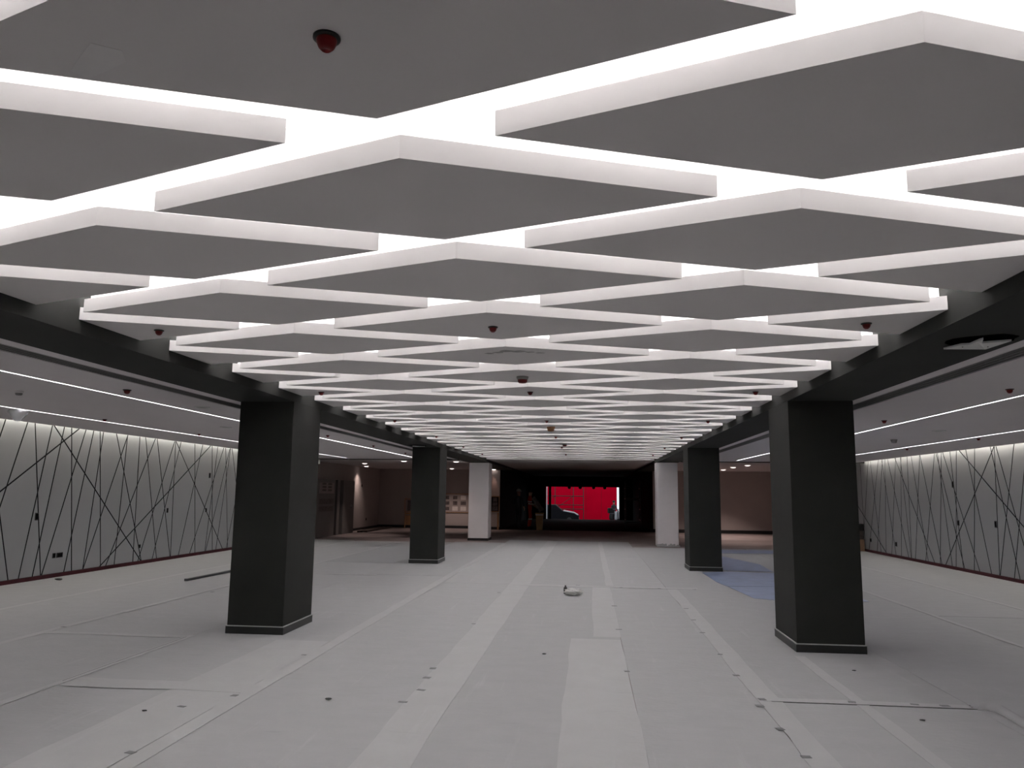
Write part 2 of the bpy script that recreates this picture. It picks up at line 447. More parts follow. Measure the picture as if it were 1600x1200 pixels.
MB().box((OX0, YE, OZ), (OX1, YE + 0.3, 3.1)).build('facade_lintel', M['black'], wf)

# ------------------------------------------------------------------ ceilings
ce = struct(MB().box((XL - 0.05, YN, ZU), (XR + 0.05, 25.7, ZU + 0.15)).build('ceiling', M['upper']))
MB().box((WL - 0.2, YN - 0.2, 3.16), (WR + 0.2, YE + 0.3, 3.3)).build('roof_slab', M['upper'], ce)
MB().box((XL, 25.62, ZP), (XR, YE, ZP + 0.1)).build('passage_ceiling', M['paint'], ce)
MB().box((XL, 25.6, ZP), (XR, 25.62, ZU)).build('ceiling_step', M['paint'], ce)
MB().box((XLO, YN, ZS - 0.01), (XL, YB, 3.1)).build('beam', M['dark'], ce)
MB().box((XR, YN, ZS - 0.01), (XRO, YB, 3.1)).build('beam', M['dark'], ce)
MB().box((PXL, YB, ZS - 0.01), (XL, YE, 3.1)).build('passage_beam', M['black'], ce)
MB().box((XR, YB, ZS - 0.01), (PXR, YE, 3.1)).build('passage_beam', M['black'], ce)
YS = 24.15
G1, G2 = (-4.50, -4.26), (2.96, 3.20)
LLED = [(-5.273, -5.237), (-7.573, -7.537)]
RLED = [(4.332, 4.368), (6.512, 6.548)]
EL, ER = -8.95, 8.02
cuts_l = sorted([EL, XLO] + list(G1) + [v for t in LLED for v in t])
cuts_r = sorted([ER, XRO] + list(G2) + [v for t in RLED for v in t])
for cuts in (cuts_l, cuts_r):
    for k in range(0, len(cuts), 2):
        MB().box((cuts[k], YN, ZS), (cuts[k + 1], YS, ZS + 0.05)).build('ceiling_board', M['side_paint'], ce)
MB().box((WL, YN, 2.95), (XLO, YS, 3.0)).build('cove_top', M['side_paint'], ce)
MB().box((XRO, YN, 2.95), (WR, YS, 3.0)).build('cove_top', M['side_paint'], ce)
MB().box((EL, YN, ZS + 0.05), (EL + 0.03, YS, 2.95)).build('cove_upstand', M['side_paint'], ce)
MB().box((ER - 0.03, YN, ZS + 0.05), (ER, YS, 2.95)).build('cove_upstand', M['side_paint'], ce)
MB().box((WL + 0.03, YN + 0.1, 2.80), (WL + 0.06, 24.6, 2.82)).build('led_strip', M['wash'], ce)
MB().box((WR - 0.06, YN + 0.1, 2.78), (WR - 0.03, 24.9, 2.80)).build('led_strip', M['wash'], ce)
# rear bays: a shadow gap, then a plain ceiling with downlights
ZR = 2.655
for a, b in ((WL, XLO), (XRO, WR)):
    MB().box((a, YS + 0.12, ZR), (b, YB + 0.6, ZR + 0.05)).build('ceiling_board', M['side_paint'], ce)
    MB().box((a, YS, ZR + 0.08), (b, YS + 0.12, ZR + 0.12)).build('shadow_gap', M['slot'], ce)
    MB().box((a, YS + 0.10, ZS - 0.02), (b, YS + 0.13, ZR + 0.1)).build('shadow_gap_edge', M['slot'], ce)


def diamond(cx, cy, a, b, cut=None):
    p = [(cx - a, cy), (cx, cy - b), (cx + a, cy), (cx, cy + b)]
    if cut == 'l': p = clip(p, (1, 0), XL + 0.002)
    if cut == 'r': p = clip(p, (-1, 0), -(XR - 0.002))
    return p


US = 0.76
protos = {}


def inset(poly, h):
    c = Vector((sum(p[0] for p in poly) / len(poly), sum(p[1] for p in poly) / len(poly)))
    out = []
    n = len(poly)
    for i in range(n):
        p0, p1, p2 = (Vector(poly[(i + k) % n]) for k in (-1, 0, 1))
        d1, d2 = (p1 - p0).normalized(), (p2 - p1).normalized()
        n1, n2 = Vector((-d1.y, d1.x)), Vector((-d2.y, d2.x))
        if n1.dot(c - p1) < 0: n1 = -n1
        if n2.dot(c - p1) < 0: n2 = -n2
        m = (n1 + n2).normalized()
        out.append(tuple(p1 + m * (h / max(0.15, m.dot(n1)))))
    return out


def make_panel(cut):
    # a shallow tray: flat underside, rim all round, the led tape lies in the trough
    cx = {None: 0.0, 'l': LX0 - LW, 'r': LX0 + LW}[cut]
    out = diamond(cx, 0, PA, PB, cut)
    inn = inset(out, 0.014)
    mb = MB()
    V = [[mb.bm.verts.new((x, y, z)) for x, y in P] for P, z in ((out, ZP), (out, ZP + PT), (inn, ZP + PT), (inn, ZP + 0.03))]
    n = len(out)
    for A, B in zip(V, V[1:]):
        for k in range(n): mb.bm.faces.new((A[k], A[(k + 1) % n], B[(k + 1) % n], B[k]))
    mb.bm.faces.new(V[0])
    mb.bm.faces.new(V[3])
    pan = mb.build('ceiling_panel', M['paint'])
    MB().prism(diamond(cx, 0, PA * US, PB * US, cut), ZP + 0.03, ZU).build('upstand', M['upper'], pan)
    mb = MB()
    o = diamond(cx, 0, PA * (US + 0.10), PB * (US + 0.10))
    for k in range(4):
        p, q = Vector(o[k]), Vector(o[(k + 1) % 4])
        d = (q - p) * 0.03
        p, q = p + d, q - d
        n2 = Vector((q.y - p.y, -(q.x - p.x))).normalized() * 0.012
        poly = [tuple(p - n2), tuple(q - n2), tuple(q + n2), tuple(p + n2)]
        if cut == 'l': poly = clip(poly, (1, 0), XL + 0.016)
        if cut == 'r': poly = clip(poly, (-1, 0), -(XR - 0.016))
        if len(poly) >= 3: mb.prism(poly, ZP + 0.03, ZP + 0.042)
    mb.build('led_strip', M['led'], pan)
    return pan


for j in range(-5, 41):
    cols = (-2, 0, 2) if j % 2 == 0 else (-1, 1)
    cy = LY0 + j * LD / 2
    if cy + PB > 25.6: continue
    for i in cols:
        cut = 'l' if i == -2 else 'r' if i == 2 else None
        if cut not in protos:
            protos[cut] = make_panel(cut)
            pan = protos[cut]
        else:
            pan = copy_tree(protos[cut])
        pan.parent = ce
        pan.location = ((LX0 + i * LW / 2) if cut is None else 0.0, cy, 0)
# perimeter led tape at the top of each beam face, between the half panels
for j in range(-6, 40, 2):
    cy = LY0 + j * LD / 2
    if cy + LD > 25.5: continue
    for x in (XL + 0.035, XR - 0.035):
        MB().box((x - 0.012, cy + 0.29, ZU - 0.014), (x + 0.012, cy + LD - 0.29, ZU - 0.002)).build('led_strip', M['led'], ce)
# smudged filler on one panel, pale patch on another
rnd = random.Random(3)
mb = MB()
for (x, y, r) in ((-0.72, 6.06, 0.035), (-0.64, 6.0, 0.05), (-0.56, 6.02, 0.045), (-0.47, 6.05, 0.03), (-0.39, 6.09, 0.03), (-0.80, 6.1, 0.03)):
    mb.prism([(x + r * 1.3 * math.cos(t) * rnd.uniform(0.7, 1.2), y + r * math.sin(t) * rnd.uniform(0.7, 1.2)) for t in [k * math.pi / 5 for k in range(10)]], ZP - 0.0008, ZP + 0.0005)
mb.build('filler_smudge', M['smudge'], ce)
mb = MB().prism([(-1.37, 1.86), (-1.22, 1.79), (-1.2, 1.74), (-1.26, 1.7), (-1.40, 1.82)], ZP - 0.0008, ZP + 0.0005)
mb.build('filler_patch', M['patch'], ce)

# ------------------------------------------------------------------ columns
def column(x0, x1, y0, y1, m, skirt, label, top=ZS - 0.01, edge=True):
    t = tag(empty('column', ((x0 + x1) / 2, (y0 + y1) / 2, 0)), label, 'column', 'columns in two rows along the hall')
    cx, cy = (x0 + x1) / 2, (y0 + y1) / 2
    w, d = (x1 - x0) / 2, (y1 - y0) / 2
    MB().box((-w, -d, 0), (w, d, top), bev=0.004).build('shaft', m, t)
    if skirt:
        MB().box((-w - 0.012, -d - 0.012, 0.0), (w + 0.012, d + 0.012, 0.085), bev=0.002).build('skirting', skirt, t)
        if edge: MB().box((-w - 0.014, -d - 0.014, 0.085), (w + 0.014, d + 0.014, 0.095)).build('edge_strip', M['edge'], t)
    return t


column(-4.06, XL, 8.60, 9.50, M['dark'], M['grey_skirt'], 'large charcoal square column standing nearest on the left of the hall')
column(XR, 2.83, 8.54, 9.46, M['dark'], M['grey_skirt'], 'large charcoal square column standing nearest on the right of the hall')
column(-4.06, XL, 17.52, 18.38, M['dark'], M['grey_skirt'], 'charcoal column in the middle of the left row, before the white column')
column(XR, 2.82, 17.12, 17.98, M['dark'], M['grey_skirt'], 'charcoal column in the middle of the right row, beside blue film')
column(-4.09, XL, 26.3, 27.15, M['white_col'], M['black_skirt'], 'white column with black skirting, last in the left row', edge=False)
cR3 = column(XR, 2.80, 24.95, 25.75, M['white_col'], None, 'white column with rough unfinished base, last in the right row')
mb = MB()
rnd = random.Random(5)
for k in range(14):
    a = -0.36 + k * 0.052
    mb.box((a, -0.43, 0.0), (a + 0.05, -0.4, rnd.uniform(0.03, 0.1)))
mb.build('rough_base', M['overlap'], cR3)

# ------------------------------------------------------------------ linear lights and air grilles in the side ceilings
def line_light(x0, x1, y1, label):
    t = tag(empty('linear_ceiling_light', ((x0 + x1) / 2, 0, ZS)), label, 'light', 'recessed light lines in the side ceilings')
    w = (x1 - x0) / 2
    MB().box((-w + 0.004, 3.0, 0.004), (w - 0.004, y1, 0.02)).build('lens', M['line'], t)
    MB().box((-w, YN + 0.3, -0.003), (-w + 0.004, y1 + 0.02, 0.04)).build('profile', M['white_plastic'], t)
    MB().box((w - 0.004, YN + 0.3, -0.003), (w, y1 + 0.02, 0.04)).build('profile', M['white_plastic'], t)
    MB().box((-w + 0.004, y1, -0.001), (w - 0.004, YS, 0.03)).build('blank_cover', M['side_paint'], t)


line_light(*LLED[0], 24.0, 'long white light line in the left ceiling, the one nearer the columns')
line_light(*LLED[1], 23.6, 'long white light line in the left ceiling, the one nearer the patterned wall')
line_light(*RLED[0], 23.4, 'long white light line in the right ceiling, the one nearer the columns')
line_light(*RLED[1], 23.4, 'long white light line in the right ceiling, the one nearer the patterned wall')


def grille(x0, x1, label):
    t = tag(empty('linear_air_grille', ((x0 + x1) / 2, 0, ZS)), label, 'air grille', 'long slot air grilles beside the beams')
    w = (x1 - x0) / 2
    MB().box((-w, YN, 0.035), (w, YS, 0.045)).build('backing', M['slot'], t)
    for s in (-1, 1):
        a, b = sorted((s * w, s * (w - 0.012)))
        MB().box((a, YN, -0.002), (b, YS, 0.035)).build('frame_rail', M['side_paint'], t)
    n = 4
    for k in range(n):
        x = -w + 0.012 + (2 * w - 0.024) * (k + 0.5) / n
        MB().box((x - 0.006, YN, 0.0), (x + 0.006, YS, 0.02)).build('blade', M['slat'], t)


grille(*G1, 'black slotted air grille running along the left beam')
grille(*G2, 'black slotted air grille running along the right beam')

# ------------------------------------------------------------------ ceiling devices
def sprinkler_proto():
    t = empty('sprinkler_head', (0, 0, 0))
    MB().lathe([(0, 0), (0.034, 0), (0.034, -0.006), (0.026, -0.008), (0, -0.008)], 20).build('escutcheon', M['rim'], t, True)
    MB().lathe([(0.026, -0.007), (0.025, -0.016), (0.020, -0.028), (0.012, -0.036), (0.011, -0.033), (0, -0.033)], 20).build('dust_cap', M['red_cap'], t, True)
    return t


first = [None]


def place(proto, x, y, z, label, cat, group, s=1.0):
    o = proto if not proto.get('used') else copy_tree(proto)
    proto['used'] = 1
    o.location = (x, y, z)
    o.scale = (s, s, s)
    tag(o, label, cat, group)
    return o


sp = sprinkler_proto()
ORD = ['nearest', 'second', 'third', 'fourth', 'fifth', 'sixth', 'seventh', 'eighth']
for k in range(7):
    y = LY0 - LD + 3 * LD * k
    place(sp, LX0 - 0.01, y, ZP, 'red capped sprinkler under the diamond ceiling, %s of the middle row' % ORD[k], 'sprinkler', 'sprinklers under the diamond panels')
for k in range(6):
    y = LY0 - LD + 3 * LD * (k + 1)
    place(sp, -3.05, y, ZP, 'red capped sprinkler under the diamond ceiling beside the left beam, %s from the camera' % ORD[k], 'sprinkler', 'sprinklers under the diamond panels')
    place(sp, 1.80, y, ZP, 'red capped sprinkler under the diamond ceiling beside the right beam, %s from the camera' % ORD[k], 'sprinkler', 'sprinklers under the diamond panels')
for k, y in enumerate((7.64, 10.85, 14.0, 17.1, 20.2)):
    place(sp, -4.87, y, ZS, 'red sprinkler on the left ceiling between grille and light line, %s from the camera' % ORD[k], 'sprinkler', 'sprinklers in the side ceilings', 1.25 if k == 0 else 1.0)
for k, y in enumerate((10.95, 13.82, 16.9)):
    place(sp, -7.30, y, ZS, 'dark sprinkler on the left ceiling close to the outer light line, %s from the camera' % ORD[k], 'sprinkler', 'sprinklers in the side ceilings')
for k, y in enumerate((7.69, 10.85, 14.0)):
    place(sp, 3.99, y, ZS, 'red sprinkler on the right ceiling between grille and light line, %s from the camera' % ORD[k], 'sprinkler', 'sprinklers in the side ceilings', 1.1)
for k, y in enumerate((14.06, 17.1)):
    place(sp, 6.72, y, ZS, 'dark sprinkler on the right ceiling outside the outer light line, %s from the camera' % ORD[k], 'sprinkler', 'sprinklers in the side ceilings')


def detector(x, y, z, cover, label, base='grey_base', s=1.0):
    t = tag(empty('smoke_detector', (x, y, z)), label, 'smoke detector', 'smoke detectors under the ceilings')
    t.scale = (s, s, s)
    MB().lathe([(0, 0), (0.058, 0), (0.058, -0.012), (0.05, -0.03), (0, -0.03)], 24).build('base', M[base], t, True)
    MB().lathe([(0.048, -0.03), (0.046, -0.05), (0.036, -0.062), (0, -0.066)], 24).build('dust_cover', M[cover], t, True)


detector(LX0, 7.36, ZP, 'red_cap', 'smoke detector with grey base and red cover on a middle diamond panel')
detector(LX0, 13.0, ZP, 'brown_cover', 'smoke detector under an amber dust cover on a distant middle diamond panel', 'brown_cover', 1.25)
detector(LX0 + 0.1, 17.4, ZP, 'red_cap', 'small distant smoke detector with red cover on the middle row of diamonds')
detector(-6.17, 7.73, ZS, 'grey_base', 'grey round smoke detector between the two left light lines, near the camera', 'side_paint', 0.75)
detector(5.47, 14.47, ZS, 'grey_base', 'grey smoke detector between the two right light lines')


def speaker(x, y, label):
    t = tag(empty('ceiling_speaker', (x, y, ZS)), label, 'ceiling speaker', 'round ceiling speakers')
    MB().lathe([(0.075, 0.0), (0.098, 0.0), (0.098, -0.006), (0.085, -0.012), (0.075, -0.006)], 28).build('rim', M['white_plastic'], t, True)
    MB().lathe([(0, -0.008), (0.076, -0.005), (0.076, 0)], 28).build('mesh_cover', M['grey_base'], t, True)


speaker(-4.89, 9.28, 'round pale speaker in the left ceiling beside the inner light line')
speaker(-6.04, 12.3, 'round flat speaker between the left light lines, further back')
speaker(5.40, 12.49, 'round flat speaker between the two right light lines')

# device wrapped in a drooping clear bag
t = tag(empty('wrapped_ceiling_device', (-7.66, 9.62, ZS)), 'ceiling device wrapped in a drooping clear plastic bag by the outer left light line', 'wrapped device')
MB().lathe([(0, 0), (0.09, 0), (0.09, -0.02), (0.05, -0.05), (0, -0.055)], 20).build('device', M['grey_base'], t, True)
mb = MB()
rnd = random.Random(11)
rings = []
for r, z in ((0.125, -0.002), (0.12, -0.04), (0.095, -0.08), (0.06, -0.125), (0.035, -0.155), (0.0, -0.16)):
    rings.append([mb.bm.verts.new((r * 1.0 * math.cos(a) * rnd.uniform(0.9, 1.1), r * 1.0 * math.sin(a) * rnd.uniform(0.9, 1.1), z)) for a in [2 * math.pi * k / 16 for k in range(16)]])
for A, B in zip(rings, rings[1:]):
    for k in range(16): mb.bm.faces.new((A[k], A[(k + 1) % 16], B[(k + 1) % 16], B[k]))
mb.build('plastic_bag', M['film'], t, True)


def loose_fitting(x, y, label, s=1.0, rz=0.0):
    t = tag(empty('loose_ceiling_fitting', (x, y, ZS - 0.01), rz), label, 'ceiling fitting', 'loose fittings hanging from the beams')
    t.scale = (s, s, s)
    rnd = random.Random(int(x * 100))
    MB().prism([(0.21 * math.cos(a) * rnd.uniform(0.85, 1.1), -0.05 + 0.2 * math.sin(a) * rnd.uniform(0.85, 1.1)) for a in [k * math.pi / 9 for k in range(18)]], -0.002, 0.0).build('hole_shade_plate', M['hole'], t)  # flat black plate under the beam, painting in the dark of a hole
    mb = MB()
    poly = [(x, y * 1.45) for x, y in ((-0.15, 0.10), (0.12, 0.10), (0.155, -0.08), (-0.03, -0.085), (-0.045, -0.12), (-0.06, -0.085), (-0.075, -0.14), (-0.09, -0.06), (-0.12, -0.03))]
    lo = [mb.bm.verts.new((x, y, -0.035 + 0.02 * rnd.random())) for x, y in poly]
    hi = [mb.bm.verts.new((v.co.x, v.co.y, v.co.z + 0.012)) for v in lo]
    mb.bm.faces.new(lo)
    mb.bm.faces.new(hi)
    for i in range(len(poly)):
        mb.bm.faces.new((lo[i], lo[(i + 1) % len(poly)], hi[(i + 1) % len(poly)], hi[i]))
    mb.build('diffuser_plate', M['white_plastic'], t)
    for s2 in (-1, 1): MB().tube((s2 * 0.08, 0.03, -0.03), (s2 * 0.08, 0.03, 0.0), 0.004).build('hanger', M['rim'], t)


loose_fitting(2.56, 5.28, 'white square fitting hanging loose from a ragged hole in the right beam')
loose_fitting(-3.78, 16.85, 'pale fitting hanging loose under the left beam before the middle column')

# downlights in the rear bays
def downlight(x, y, label, power, z=ZR, size=70, blend=0.6, aim=None, warm=(1.0, 0.80, 0.72)):
    t = tag(empty('downlight', (x, y, z)), label, 'downlight', 'round downlights in the rear bays')
    MB().lathe([(0.10, 0), (0.135, 0), (0.135, -0.006), (0.105, -0.01), (0.10, 0)], 24).build('trim_ring', M['white_plastic'], t, True)
    MB().lathe([(0, -0.032), (0.05, -0.028), (0.085, -0.016), (0.101, -0.002), (0, -0.001)], 24).build('lens', M['lamp'], t)
    l = bpy.data.lights.new('downlight_beam', 'SPOT')
    l.energy = power
    l.color = warm
    l.spot_size = math.radians(size)
    l.spot_blend = blend
    l.shadow_soft_size = 0.05
    lo = bpy.data.objects.new('downlight_beam', l)
    COL.objects.link(lo)
    lo.parent = t
    lo.location = (0, 0, -0.045)
    if aim: lo.rotation_euler = aim


downlight(-8.37, 28.3, 'downlight in the left rear bay nearest the grey cabinet', 66.6)
downlight(-6.29, 25.9, 'downlight in the left rear bay behind the shadow gap, left of the middle column', 41.6)
downlight(-4.5, 26.0, 'downlight in the left rear bay next to the white column', 41.6)
downlight(5.43, 32.1, 'downlight in the right rear bay farthest back, by the back wall', 297.4, size=110)
downlight(5.30, 29.2, 'downlight in the right rear bay, second from the back wall', 137.3, size=110)
downlight(5.42, 27.2, 'downlight in the right rear bay nearest the light line', 68.6, size=110)
downlight(WL + 0.38, 31.5, 'wall washing downlight throwing a warm cone on the left rear wall', 72.8, size=100, blend=1.0, aim=(0, math.radians(8), 0))
downlight(-4.22, YB - 0.12, 'wall washing downlight over the poster beside the white column', 20.0, size=42, warm=(1.0, 0.62, 0.5))
downlight(-6.0, 33.6, 'downlight in the left rear bay above the notice board', 116.5, size=110)

# ------------------------------------------------------------------ small boxes on the patterned walls
def socket(X, side, y, z, w, h, label, kind='socket'):
    t = tag(empty('wall_outlet_box', (X - side * 0.012, y, z)), label, 'wall outlet', 'unfinished outlet boxes in the patterned walls')
    MB().box((-0.006, -w / 2, -h / 2), (0.006, w / 2, h / 2), bev=0.003).build('frame', M['rim'], t)
    a, b = sorted((-side * 0.007, -side * 0.009))
    MB().box((a, -w * 0.36, -h * 0.36), (b, w * 0.36, h * 0.36)).build('cavity', M['black'], t)


for y, z, w, h, lb in ((12.75, 1.1, 0.08, 0.13, 'black switch box at waist height, nearest on the left patterned wall'), (13.29, 0.39, 0.08, 0.09, 'single black socket box low on the left patterned wall beside a double one'),
                       (13.44, 0.39, 0.17, 0.09, 'double black socket box low on the left patterned wall'), (15.97, 0.38, 0.08, 0.08, 'small black socket box low on the left wall where two long diagonals meet'),
                       (16.98, 1.12, 0.07, 0.11, 'black switch box at waist height, second on the left patterned wall'), (18.79, 1.09, 0.07, 0.1, 'black switch box at waist height near the left column'),
                       (18.86, 1.96, 0.09, 0.13, 'black box high on the left patterned wall near the column')):
    socket(WL, -1, y, z, w, h, lb)
for y, z, w, h, lb in ((18.63, 1.92, 0.1, 0.15, 'black box high on the right patterned wall'), (18.49, 1.06, 0.1, 0.12, 'black switch box at waist height below the high box, right wall'),
                       (16.87, 1.09, 0.09, 0.14, 'grey switch box at waist height, nearest on the right patterned wall'), (22.15, 0.36, 0.13, 0.12, 'black socket box low on the right patterned wall'),
                       (24.06, 0.36, 0.12, 0.1, 'small socket box low on the right wall next to the stacked cartons')):
    socket(WR, 1, y, z, w, h, lb)
for y, z, lb in ((32.2, 1.85, 'small dark box high on the left rear wall beside the cabinet'), (33.0, 0.42, 'small dark socket low on the left rear wall')):
    socket(WL, -1, y, z, 0.14, 0.12, lb)

# ------------------------------------------------------------------ things on the floor
# crumpled film
def crumple(name, x, y, w, h, seed, m, label, cat, group=None):
    rnd = random.Random(seed)
    bm = bmesh.new()
    bmesh.ops.create_icosphere(bm, subdivisions=3, radius=1.0)
    for v in bm.verts:
        k = rnd.uniform(0.72, 1.12)
        v.co = Vector((v.co.x * w * k, v.co.y * w * 0.7 * k, max(-0.9, v.co.z) * h * k + h * 0.9))
    mb = MB()
    mb.bm.free()
    mb.bm = bm
    o = mb.build(name, m, loc=(x, y, 0.011))
    tag(o, label, cat, group)
    return o


crumple('crumpled_plastic', -0.25, 12.62, 0.15, 0.055, 2, M['white_plastic'], 'crumpled white plastic wrapper lying in the middle of the floor', 'wrapper')
o = MB().lathe([(0, 0), (0.03, 0), (0.03, 0.09), (0.012, 0.11), (0.012, 0.13), (0, 0.13)], 14).build('small_bottle', M['rim'], None, True, (-0.38, 12.78, 0.011))
tag(o, 'small dark bottle standing beside the crumpled white wrapper', 'bottle')
o = MB().box((-0.025, -1.15, 0), (0.025, 1.15, 0.04), bev=0.004).build('metal_channel', M['steel'], None, False, (-7.0, 14.35, 0.011))
o.rotation_euler = (0, 0, math.radians(-2))
tag(o, 'dark metal channel lying on the floor left of the near left column', 'metal bar')
for k, (x, y, s, lb) in enumerate(((-2.0, 6.04, 0.028, 'dark scrap of tape on the floor right of the near left column'), (-0.45, 7.99, 0.022, 'tiny dark scrap on the central floor left of the wide pale strip'),
                                  (2.44, 7.7, 0.018, 'tiny dark scrap on the floor in front of the near right column'), (2.39, 6.1, 0.02, 'tiny dark scrap on the floor before the taped cross seam'),
                                  (-3.2, 5.55, 0.018, 'tiny dark scrap on the floor in front of the near left column'), (-9.2, 12.9, 0.07, 'loop of dark wire on the floor by the left wall'))):
    crumple('floor_scrap', x, y, s, s * 0.25, 20 + k, M['rim'], lb, 'scrap', 'scraps on the floor')
# dark battens along the left rear wall
for k in range(4):
    o = MB().box((-0.04, -2.0, 0), (0.04, 2.0, 0.06), bev=0.003).build('timber_batten', M['dark_timber'])
    o.location = (-9.2 + 0.12 * k, 32.2 + 0.15 * k - (0.2 if k == 3 else 0), 0.0)
    o.rotation_euler = (0, 0, math.radians(3 - k))
    tag(o, 'dark batten on the floor by the left rear wall, %s from the wall' % ('nearest', 'second', 'third', 'fourth')[k], 'batten', 'battens lying by the left rear wall')

# grey cabinet run at the left rear wall
t = tag(empty('grey_cabinet', (WL + 0.02, 27.0, 0)), 'tall grey cabinet with notices on its side against the left rear wall', 'cabinet')
MB().box((0, -1.4, 0.0), (0.34, 0.72, 2.02), bev=0.005).build('body', M['cabinet'], t)
MB().box((0, 0.72, 0.0), (0.20, 0.98, 2.02)).build('recess', M['black'], t)
MB().box((0, 0.98, 0.0), (0.34, 1.28, 2.02), bev=0.005).build('post', M['cabinet'], t)
MB().box((0, 1.28, 0.0), (0.20, 1.62, 2.02)).build('recess', M['black'], t)
for z, w in ((1.72, 0.36), (1.24, 0.3), (0.98, 0.26)):
    n = MB().box((0.34, -0.95 + 0.0, z - 0.2 if z > 1.5 else z - 0.09), (0.346, -0.95 + 1.5, z + 0.18 if z > 1.5 else z + 0.09)).build('notice', M['board'] if z > 1.5 else M['photo'], t)
for k in range(6):
    MB().box((0.346, -0.7 + 0.6 * (k % 2), 1.6 + 0.11 * (k // 2)), (0.349, -0.3 + 0.6 * (k % 2), 1.67 + 0.11 * (k // 2))).build('printed_block', M['photo'], t)
MB().box((0, 1.62, 0.0), (0.36, 3.0, 2.02), bev=0.005).build('door_leaf', M['cabinet'], t)
MB().box((0.36, 2.55, 0.95), (0.40, 2.60, 1.10), bev=0.004).build('handle', M['steel'], t)

# notice board on the left back wall
def board(name, x0, x1, y, z0, z1, label, seed, legs=False, bm_='board'):
    t = tag(empty(name, ((x0 + x1) / 2, y, 0)), label, 'notice board')
    w = (x1 - x0) / 2
    MB().box((-w, -0.012, z0), (w, 0.012, z1)).build('panel', M[bm_], t)
    for a, b in (((-w, -0.02, z1 - 0.03), (w, 0.02, z1)), ((-w, -0.02, z0), (w, 0.02, z0 + 0.03)), ((-w, -0.02, z0), (-w + 0.03, 0.02, z1)), ((w - 0.03, -0.02, z0), (w, 0.02, z1))):
        MB().box(a, b).build('frame_rail', M['timber'], t)
    rnd = random.Random(seed)
    nx = max(1, int((x1 - x0) / 0.34))
    for i in range(nx):
        for j in range(3):
            cx = -w + (i + 0.5) * 2 * w / nx
            cz = z0 + 0.06 + (j + 0.5) * (z1 - z0 - 0.12) / 3
            pw, ph = rnd.uniform(0.09, 0.13), rnd.uniform(0.07, 0.1)
            dark = i == 0 or rnd.random() < 0.35
            MB().box((cx - pw, -0.016, cz - ph), (cx + pw, -0.012, cz + ph)).build('pinned_sheet', M['photo'] if dark else M['paper'], t)
    return t


board('notice_board', -6.62, -5.12, YB + 0.585, 0.70, 1.56, 'wide timber framed notice board with pinned sheets on the back wall', 4)
board('poster_board', -4.36, -3.96, YB - 0.022, 0.77, 1.47, 'dark poster board on the wall beside the white column', 6, bm_='black')
t = board('easel_board', -8.3, -7.4, YB + 0.2, 0.72, 1.3, 'timber easel holding a white sheet, left of the middle left column', 8)
for s in (-1, 1):
    MB().tube((s * 0.43, 0.0, 0.0), (s * 0.40, 0.03, 1.34), 0.025, 0.022).build('leg', M['timber'], t)
MB().tube((0.0, 0.35, 0.0), (0.0, 0.03, 1.25), 0.022).build('leg', M['timber'], t)
MB().box((-0.43, -0.03, 0.62), (0.43, 0.02, 0.69)).build('ledge', M['timber'], t)
MB().box((-0.40, -0.01, 0.14), (0.40, 0.01, 0.56)).build('lower_panel', M['timber'], t)
o = MB().box((-0.035, -0.05, 0), (0.035, 0.05, 0.74), bev=0.004).build('timber_post', M['timber'], None, False, (-4.0, YB - 0.12, 0))
tag(o, 'short timber post standing under the dark poster board', 'timber post')

# stacked cartons at the far end of the right wall
for k, (x, y, z, w, d, h, m, lb) in enumerate(((8.03, 24.62, 0.011, 0.17, 0.25, 0.34, 'cardboard', 'brown carton at the bottom of the stack by the right wall'), (8.05, 24.65, 0.352, 0.15, 0.2, 0.26, 'dark_timber', 'dark brown box in the middle of the stack by the right wall'),
                                               (8.08, 24.6, 0.613, 0.13, 0.18, 0.2, 'rubber', 'black box on top of the stack by the right wall'))):
    t = tag(empty('carton', (x, y, z), 0.05 * k), lb, 'carton', 'cartons stacked by the right wall')
    MB().box((-w, -d, 0), (w, d, h), bev=0.006).build('body', M[m], t)
    MB().box((-0.03, -d - 0.002, h - 0.004), (0.03, d + 0.002, h + 0.0015)).build('tape_band', M['tape'], t)

# ------------------------------------------------------------------ workers, bin and scaffold at the mouth of the passage
def figure(name, joints, edges, rad, zmats, sub=2):
    me = bpy.data.meshes.new(name)
    keys = list(joints)
    me.from_pydata([joints[k] for k in keys], [(keys.index(a), keys.index(b)) for a, b in edges], [])
    ob = bpy.data.objects.new(name, me)
    COL.objects.link(ob)
    sk = ob.modifiers.new('skin', 'SKIN')
    sk.use_smooth_shade = True
    for i, k in enumerate(keys):
        r = rad[k]
        me.skin_vertices[0].data[i].radius = r if isinstance(r, tuple) else (r, r)
    me.skin_vertices[0].data[keys.index('pelvis')].use_root = True
    ss = ob.modifiers.new('sub', 'SUBSURF')
    ss.levels = ss.render_levels = sub
    dg = bpy.context.evaluated_depsgraph_get()
    me2 = bpy.data.meshes.new_from_object(ob.evaluated_get(dg))
    me2.materials.clear()
    for m in zmats[0]: me2.materials.append(m)
    for p in me2.polygons:
        p.material_index = zmats[1](p.center)
        p.use_smooth = True
    bpy.data.objects.remove(ob)
    return me2


